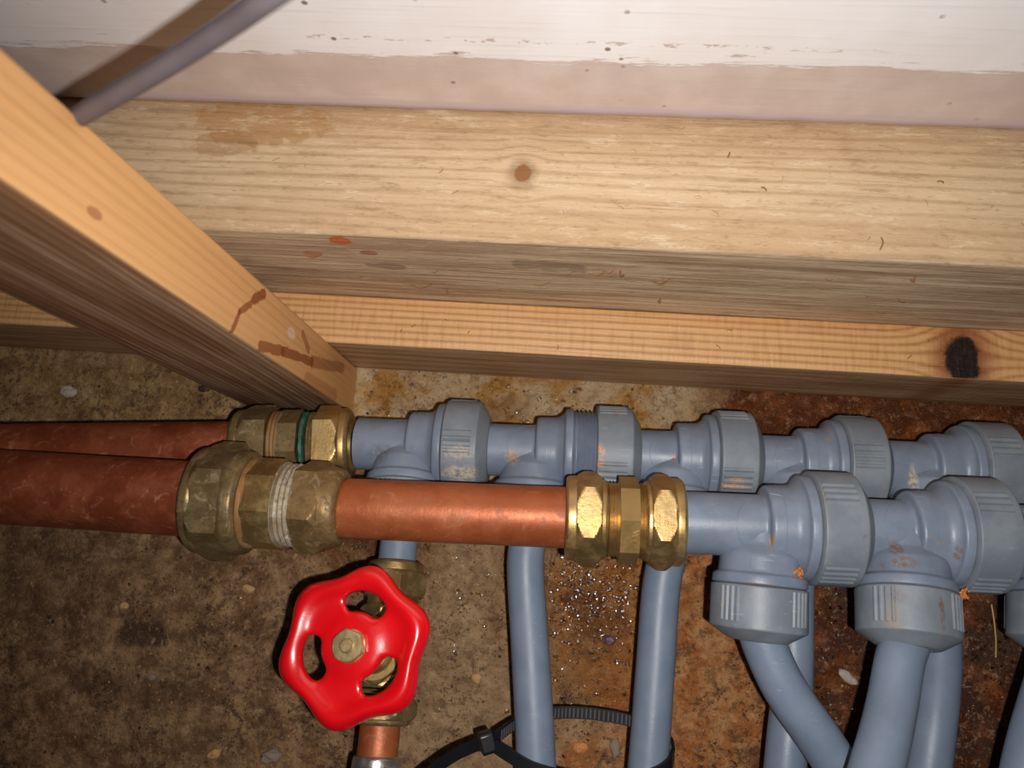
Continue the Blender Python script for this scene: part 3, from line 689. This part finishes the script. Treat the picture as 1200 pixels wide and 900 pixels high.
# handwheel
wc = Vector((-66.4, -36.0, 96.0)); wo = wc - SD * 1.5
b = MB(); lathe(b, [(24, 2.3), ((wc - vc).length + 4.0, 2.3), ((wc - vc).length + 4.6, 1.9)], vc, SD, up=VD, seg=32)
b.build('stem', 'zinc', t, 30)
def handwheel():
    # polar grid, top and bottom sheets joined along the rim, bore and the three kidney holes
    ax = SD; ux = (Vector((1, 0, 0)) - ax * ax.x).normalized(); uy = ax.cross(ux)
    NA = 36; radii = [2.3, 5.0, 8.4, 11.2, 14.3, 17.4, 19.4, 21.6, 23.4, 24.6, 25.2]
    def lobed(r, th): return r * (1 + (.078 * math.cos(6 * (th - math.radians(22)))) * (r / 25) ** 2.4)
    def ztop(r):
        if r < 8: return 3.1 - .1 * (r / 8)
        if r < 12: return 3.0 - 1.4 * ((r - 8) / 4)
        if r < 17: return 1.6
        if r < 22: return 1.6 + 2.4 * math.sin((r - 17) / 5 * PI / 2)
        return 4.0 - 3.4 * ((r - 22) / 3) ** 1.8
    def zbot(r):
        if r < 8: return -2.0
        if r < 17: return -1.0 + (0 if r > 12 else -(12 - r) / 4)
        if r < 22: return -1.0 + .8 * (r - 17) / 5
        return -.2 - .9 * (r - 22) / 3
    def hole(i, k):
        r = (radii[i] + radii[i + 1]) / 2
        if not (11.0 < r < 17.4): return False
        a = (k + .5) * 360 / NA
        for c in (80, 200, -40):
            q = (a - c + 180) % 360 - 180
            lim = 30
            if abs(q) < lim: return True
        return False
    n = len(radii); vs = []
    rot0 = 0
    for sheet in (ztop, zbot):
        for r in radii:
            for k in range(NA):
                th = 2 * PI * k / NA; rr = lobed(r, th)
                if r in (11.2, 17.4):          # pull the hole corners in so they come out round
                    for c in (80, 200, -40):
                        q = (math.degrees(th) - c + 180) % 360 - 180
                        if abs(abs(q) - 30) < 1: th -= math.radians(math.copysign(2.2, q)); rr += .7 if r < 14 else -.7
                vs.append(wo + ux * rr * math.cos(th) + uy * rr * math.sin(th) + ax * sheet(r))
    T = lambda i, k: i * NA + k % NA; B = lambda i, k: n * NA + i * NA + k % NA
    fs = []; open_ = {}
    cells = {(i, k) for i in range(n - 1) for k in range(NA) if not hole(i, k)}
    for (i, k) in cells:
        fs.append((T(i, k), T(i, k + 1), T(i + 1, k + 1), T(i + 1, k))); fs.append((B(i, k), B(i + 1, k), B(i + 1, k + 1), B(i, k + 1)))
        if (i - 1, k) not in cells: fs.append((T(i, k), B(i, k), B(i, k + 1), T(i, k + 1)))
        if (i + 1, k) not in cells: fs.append((T(i + 1, k), T(i + 1, k + 1), B(i + 1, k + 1), B(i + 1, k)))
        if (i, (k - 1) % NA) not in cells: fs.append((T(i, k), T(i + 1, k), B(i + 1, k), B(i, k)))
        if (i, (k + 1) % NA) not in cells: fs.append((T(i, k + 1), B(i, k + 1), B(i + 1, k + 1), T(i + 1, k + 1)))
    w = MB().add(vs, fs).build('handwheel', 'red', t, 180)
    md = w.modifiers.new('s', 'SUBSURF'); md.levels = 2; md.render_levels = 2
    return w
wheel = handwheel()
b = MB(); lathe(b, fillet([(2.9, 2.4), (2.9, 5.3), (3.4, 5.5), (3.9, 5.2)], .3), wo, SD, up=VD, bore=2.35, seg=48)
hexpart(b, 3.8, 7.2, 5.7, wo, SD, 6, 12, up=VD, bore=2.35, seg=120)
b.build('wheel_nut', 'zinc', t, 22)['label'] = 'pale brass hexagon nut on the stem'
b = MB(); lathe(b, fillet([(6.4, 2.3), (7.8, 2.3), (8.4, 1.7)], .3), wo, SD, up=VD, seg=32); b.build('stem_tip', 'zinc', t, 30)
# copper tail
pipe('copper_pipe', [onv(-58), onv(-120), onv(-230), onv(-330)], 7.5, 'copper', 'short copper pipe leaving the bottom of the red wheeled valve')
b = MB(); p = onv(-78.2); lathe(b, fillet([(0, 7.6), (.6, 8.6), (2.4, 8.9), (22, 8.9), (24, 7.7)], .7), p, VD, bore=7.55, seg=64)
s = b.build('solder_socket', 'solder', None, 40, loc=p); tag(s, 'silvery soldered socket on the copper pipe below the red wheel', 'pipe fitting')

# ---------------------------------------------------------------- cable tie round the two rear pipes
def strap(mb, pts, width, thick, wdir, teeth=False):
    P = [Vector(p) for p in pts]; vs = []; fs = []; W = Vector(wdir).normalized()
    for i, p in enumerate(P):
        t_ = (P[min(i + 1, len(P) - 1)] - P[max(i - 1, 0)]).normalized(); w = (W - t_ * W.dot(t_)).normalized(); nrm = t_.cross(w)
        for s, q in ((-1, -1), (1, -1), (1, 1), (-1, 1)): vs.append(p + w * (width / 2 * s) + nrm * (thick / 2 * q))
    n = len(P)
    for i in range(n - 1):
        for k in range(4):
            l = (k + 1) % 4; fs.append((i * 4 + k, i * 4 + l, (i + 1) * 4 + l, (i + 1) * 4 + k))
    fs += [(0, 1, 2, 3), tuple((n - 1) * 4 + k for k in range(4))]
    mb.add(vs, fs)
t = empty('cable_tie', (-23, -70, 50), 'black cable tie looped loosely round the two straight grey pipes', 'cable tie')
front_loop = [(-19.5, -71.5, 57.5), (-12, -74.5, 60.0), (-3, -77.5, 61.6), (12, -79.5, 61.6), (26, -79, 60.2), (38, -76.5, 57.8), (44.5, -73.5, 53.5), (47, -71, 47.5)]
back_loop = [(47, -71, 47.5), (46.5, -68.5, 42), (42, -65.8, 36.2), (32, -63.4, 33.4), (18, -62.2, 33.2), (5, -62.6, 33.8), (-5, -64.2, 36.0), (-13, -66.8, 42.0), (-19.5, -70, 52.5)]
b = MB(); strap(b, spline(front_loop, 8), 4.6, 1.1, (0, 1, .1)); strap(b, spline(back_loop, 8), 4.6, 1.1, (0, 1, .1))
strap(b, spline([(-25, -71.2, 59), (-33, -74.5, 64), (-41, -80, 69), (-48, -86, 74)], 8), 4.6, 1.1, (.35, .9, 0)); b.build('strap', 'black', t, 40)
b = MB(); P = spline(back_loop, 16)
for i in range(6, len(P) - 4, 2):
    p = P[i]; tt = (P[i + 1] - P[i - 1]).normalized(); nn = tt.cross(Vector((0, 1, .1))).normalized()
    if nn.dot(p - Vector((16, -68, 47))) > 0: nn = -nn
    e = .3; w = Vector((0, 1, .1)).normalized(); q = p + nn * .68
    vs = [q + tt * (e * a) + w * (1.75 * c) + nn * (.34 * d) for a in (-1, 1) for c in (-1, 1) for d in (-1, 1)]
    b.add(vs, [(0, 1, 3, 2), (4, 5, 7, 6), (0, 1, 5, 4), (2, 3, 7, 6), (0, 2, 6, 4), (1, 3, 7, 5)])
b.build('strap_teeth', 'highlight_black', t, 30)['kind'] = 'stuff'
b = MB(); c = Vector((-22.3, -70.8, 57.0)); ex = Vector((.84, .28, -.25)).normalized(); ez = Vector((.25, 0, 1)); ez = (ez - ex * ez.dot(ex)).normalized(); ey = ez.cross(ex)
vs = []
for a in (-1, 1):
    for (q, r) in ((-1, -.7), (-.75, -1), (.75, -1), (1, -.7), (1, .7), (.75, 1), (-.75, 1), (-1, .7)): vs.append(c + ex * (2.5 * a) + ey * (3.9 * q) + ez * (3.1 * r))
b.add(vs, [tuple(range(8)), tuple(range(8, 16))] + [(k, (k + 1) % 8, 8 + (k + 1) % 8, 8 + k) for k in range(8)])
hd = b.build('tie_head', 'black', t, 20)
md = hd.modifiers.new('b', 'BEVEL'); md.width = .0004; md.segments = 2

# ---------------------------------------------------------------- grey cable, upper left
cab = spline([(-190, 96, 140), (-160, 90, 176), (-137, 84, 197), (-117.3, 80.9, 212), (-101, 79.9, 224.5), (-80.4, 81.2, 236.7), (-62.1, 81.7, 248.8), (-50.5, 79.8, 258.8), (-40.4, 80.5, 265.3), (-24, 82, 274), (30, 86, 300), (90, 92, 330)], 10)
b = MB(); tube(b, cab, 2.05, 24)
tag(b.build('electric_cable', 'cable', None, 60, loc=cab[0]), 'grey sheathed cable crossing in front of the painted board at the upper left', 'cable')

# ---------------------------------------------------------------- stones, grit, straw
def stone(name, x, y, rx, ry, rz, mat, label, rotz=0, z=0, sub=2, cat='stone', group=None):
    bm = bmesh.new(); bmesh.ops.create_icosphere(bm, subdivisions=sub, radius=1)
    sd = x * 1.7 + y
    for v in bm.verts:
        n_ = 1 + .38 * noise.noise(v.co * 1.3 + Vector((sd, 0, 0))) + .14 * noise.noise(v.co * 3.5 + Vector((0, sd, 0)))
        v.co = Vector((v.co.x * rx * n_, v.co.y * ry * n_, v.co.z * rz * n_)) * MM
    me = bpy.data.meshes.new(name); bm.to_mesh(me); bm.free(); me.materials.append(M[mat])
    o = bpy.data.objects.new(name, me); COL.objects.link(o); o.location = Vector((x, y, z + rz * .55)) * MM; o.rotation_euler.z = rotz
    tag(o, label, cat, group); return o
for a in [('pebble', -246.7, 58.8, 4.2, 3.0, 1.8, 'pale_stone', 'pale grey pebble left of the post, above the old copper pipe'),
          ('pebble', -141.8, -28.0, 3.0, 2.0, 1.3, 'tan_stone', 'small tan pebble below the tarnished reducing coupling'),
          ('pebble', -199.8, -40.1, 2.2, 2.0, 1.1, 'tan_stone', 'small orange-tan pebble above the dark hollow in the left floor'),
          ('pebble', -146.8, -99.4, 3.2, 1.9, 1.4, 'tan_stone', 'elongated tan pebble at the bottom edge, left of the grey one', .5),
          ('pebble', -120.9, -98.1, 4.6, 3.2, 1.9, 'grey_stone', 'largest grey pebble at the bottom edge, below left of the red wheel'),
          ('pebble', -181, -69.8, 1.9, 1.4, .9, 'grey_stone', 'tiny grey pebble below the dark hollow in the left floor'),
          ('pebble', 127.3, -44.2, 4.4, 2.3, 1.6, 'pale_stone', 'pale cream stone chip on the rusty floor between the curved and leaning pipes', -.6),
          ('pebble', 24.7, -37.2, 3.0, 2.4, 1.8, 'purple_stone', 'purplish wet stone between the two straight grey pipes'),
          ('pebble', 14.2, -82.5, 3.4, 2.5, 1.5, 'crumb', 'rusty wet pebble inside the cable tie loop'),
          ('pebble', 29.5, -81.7, 2.2, 4.0, 1.5, 'grey_stone', 'greenish grey upright pebble inside the cable tie loop, near the right pipe'),
          ('pebble', -178, 64.8, 3.4, 1.9, 1.2, 'dark_stone', 'dark flat stone chip tucked beside the left foot of the post'),
          ('pebble', -33.0, -58.0, 2.4, 2.2, 1.4, 'tan_stone', 'small cream pebble right of the lower side of the red wheel')]:
    stone(*a[:8], rotz=a[8] if len(a) > 8 else 0)
# crumbs of rust sitting on the front tees
def crumb(x, y, z, label):
    b = MB()
    for k in range(26):
        c = Vector((x, y, z)) + Vector((random.gauss(0, 1.1), random.gauss(0, 1.0), random.gauss(0, .5))); r = random.uniform(.35, .8)
        q = [c + Vector(d) * r * random.uniform(.6, 1.2) for d in ((1, 0, 0), (-1, 0, 0), (0, 1, 0), (0, -1, 0), (0, 0, 1), (0, 0, -1))]
        b.add(q, [(0, 2, 4), (2, 1, 4), (1, 3, 4), (3, 0, 4), (2, 0, 5), (1, 2, 5), (3, 1, 5), (0, 3, 5)])
    o = b.build('rust_crumb', 'crumb', None, 1, loc=(x, y, z), smooth=False); tag(o, label, 'debris')
crumb(80.5, -1.8, 88.0, 'orange crumb of rust lodged beside the lower nut of the first front tee')
crumb(133.5, -4.0, 90.0, 'orange crumb of rust lodged beside the brown streaked lower nut')
b = MB(); tube(b, spline([(188.6, -9, 1.6), (188.9, -16, 2.4), (189.3, -24, 2.2), (189.6, -31, .8)], 6), lambda s: .32, 8)
tag(b.build('straw', 'straw', None, 60, loc=(189, -14, 1)), 'thin upright strand of straw on the rusty floor at the lower right', 'straw')
# loose grit: nobody could count it
b = MB()
for k in range(2600):
    x = random.uniform(-265, 230); y = random.uniform(-118, 78)
    dens = .35 + .5 * noise.noise(Vector((x, y, 3)) * .03) + (.5 if 0 < x < 60 else 0)
    if random.random() > dens: continue
    r = random.choice((.25, .3, .35, .45, .6)) * random.uniform(.6, 1.2)
    c = Vector((x, y, -.25 + r * .5)); j = lambda: random.uniform(.6, 1.3) * r
    q = [c + Vector(d) for d in ((j(), 0, 0), (-j(), 0, 0), (0, j(), 0), (0, -j(), 0), (0, 0, j() * .8), (0, 0, -r))]
    b.add(q, [(0, 2, 4), (2, 1, 4), (1, 3, 4), (3, 0, 4), (2, 0, 5), (1, 2, 5), (3, 1, 5), (0, 3, 5)])
g = b.build('floor_grit', 'tan_stone', None, smooth=False); tag(g, 'fine loose grit scattered over the concrete floor', 'grit', kind='stuff')
# little splinters clinging to the timbers
b = MB()
def sliver(x, y, z, L, ang, onside=False, lift=.25, w=.22):
    d = Vector((math.cos(ang), 0, math.sin(ang))) if onside else Vector((math.cos(ang), math.sin(ang), 0))
    n_ = Vector((0, -1, 0)) if onside else Vector((0, 0, 1)); p = Vector((x, y, z)) + n_ * (w + .15)
    s = d.cross(n_)
    tube(b, spline([p - d * L / 2, p + n_ * lift * 2 + s * L * .08, p + d * L / 2], 4), w, 5)
for k in range(26):
    sliver(random.uniform(-110, 180), random.uniform(106, 149), 114.1, random.uniform(.8, 3), random.uniform(0, PI), lift=.12, w=random.uniform(.05, .11))
for k in range(16):
    sliver(random.uniform(-90, 180), 101.3, random.uniform(54, 106), random.uniform(2, 8), random.uniform(-.8, .8), True, w=random.uniform(.07, .15))
for k in range(10):
    sliver(random.uniform(-80, 150), random.uniform(82, 98), 47.0, random.uniform(1, 2.5), random.uniform(0, PI), w=.18)
for (x, z, L, a) in ((8, 91, 7, .5), (12, 93.5, 4, .25), (17, 92, 4.5, -1.2), (32, 86, 7, .7), (-62, 67, 9, .2), (-52, 62, 3.5, 1.5), (34, 64, 3, 1.4), (116, 101, 3.5, 1.5), (-98, 96, 7, -.3)): sliver(x, 101.2, z, L, a, True, .7, .3)
for (x, y, L, a) in ((100, 107, 4.5, 1.45), (62, 125, 2, -.6), (50, 137, 2, 1.3), (120, 130, 2, -.2)): sliver(x, y, 114, L, a, False, .5, .25)
tag(b.build('wood_slivers', 'splinter', None, 60), 'tiny brown slivers and fibres stuck to the joist and batten', 'debris', kind='stuff')

# water beads on the wet slab, flattened and placed to glint in the flash
wm = bpy.data.materials.new('water'); wm.use_nodes = True; wb = wm.node_tree.nodes['Principled BSDF']
wb.inputs['Transmission Weight'].default_value = 1; wb.inputs['Roughness'].default_value = .12; wb.inputs['IOR'].default_value = 1.5; wb.inputs['Base Color'].default_value = (1, .93, .82, 1)
M['water'] = wm
b = MB(); bm = bmesh.new(); bmesh.ops.create_icosphere(bm, subdivisions=2, radius=1)
for v in bm.verts: v.co.z = max(v.co.z, -.25)
IV = [v.co.copy() for v in bm.verts]; IF = [tuple(v.index for v in f.verts) for f in bm.faces]; bm.free()
for (x, y, sx, sy, n_) in ((10, -12, 6, 9, 110), (12, -32, 9, 14, 90), (27, -18, 7, 9, 70), (24, -40, 14, 16, 90), (-80, 2, 12, 5, 90), (-30, -12, 22, 14, 60), (6, -70, 16, 12, 40), (-92, -22, 8, 14, 50),
                          (-40, 68, 40, 6, 70), (40, 66, 26, 6, 30), (110, -8, 14, 8, 70), (112, -35, 14, 14, 50), (186, -22, 10, 10, 60), (-150, -45, 30, 25, 40), (2.3, 75.5, 2.5, 1, 8), (-55, -35, 10, 22, 40)):
    for k in range(int(n_ * 1.6)):
        r = random.choice((.3, .4, .5, .7, .95)) * random.uniform(.7, 1.2); c = Vector((random.gauss(x, sx), min(random.gauss(y, sy), 78), -.1))
        if c.x < -96 and c.y > 54: continue
        # tilt a little at random so that some beads catch the flash
        tx, ty = random.gauss(-c.x / 700, .14), random.gauss(-c.y / 700, .14)
        b.add([c + Vector((v.x * r * 1.25, v.y * r, v.z * r * .16 + (v.x * tx + v.y * ty) * r)) for v in IV], IF)
tag(b.build('water_beads', 'water', None, 60), 'small glinting beads of water on the damp floor', 'water', kind='stuff')
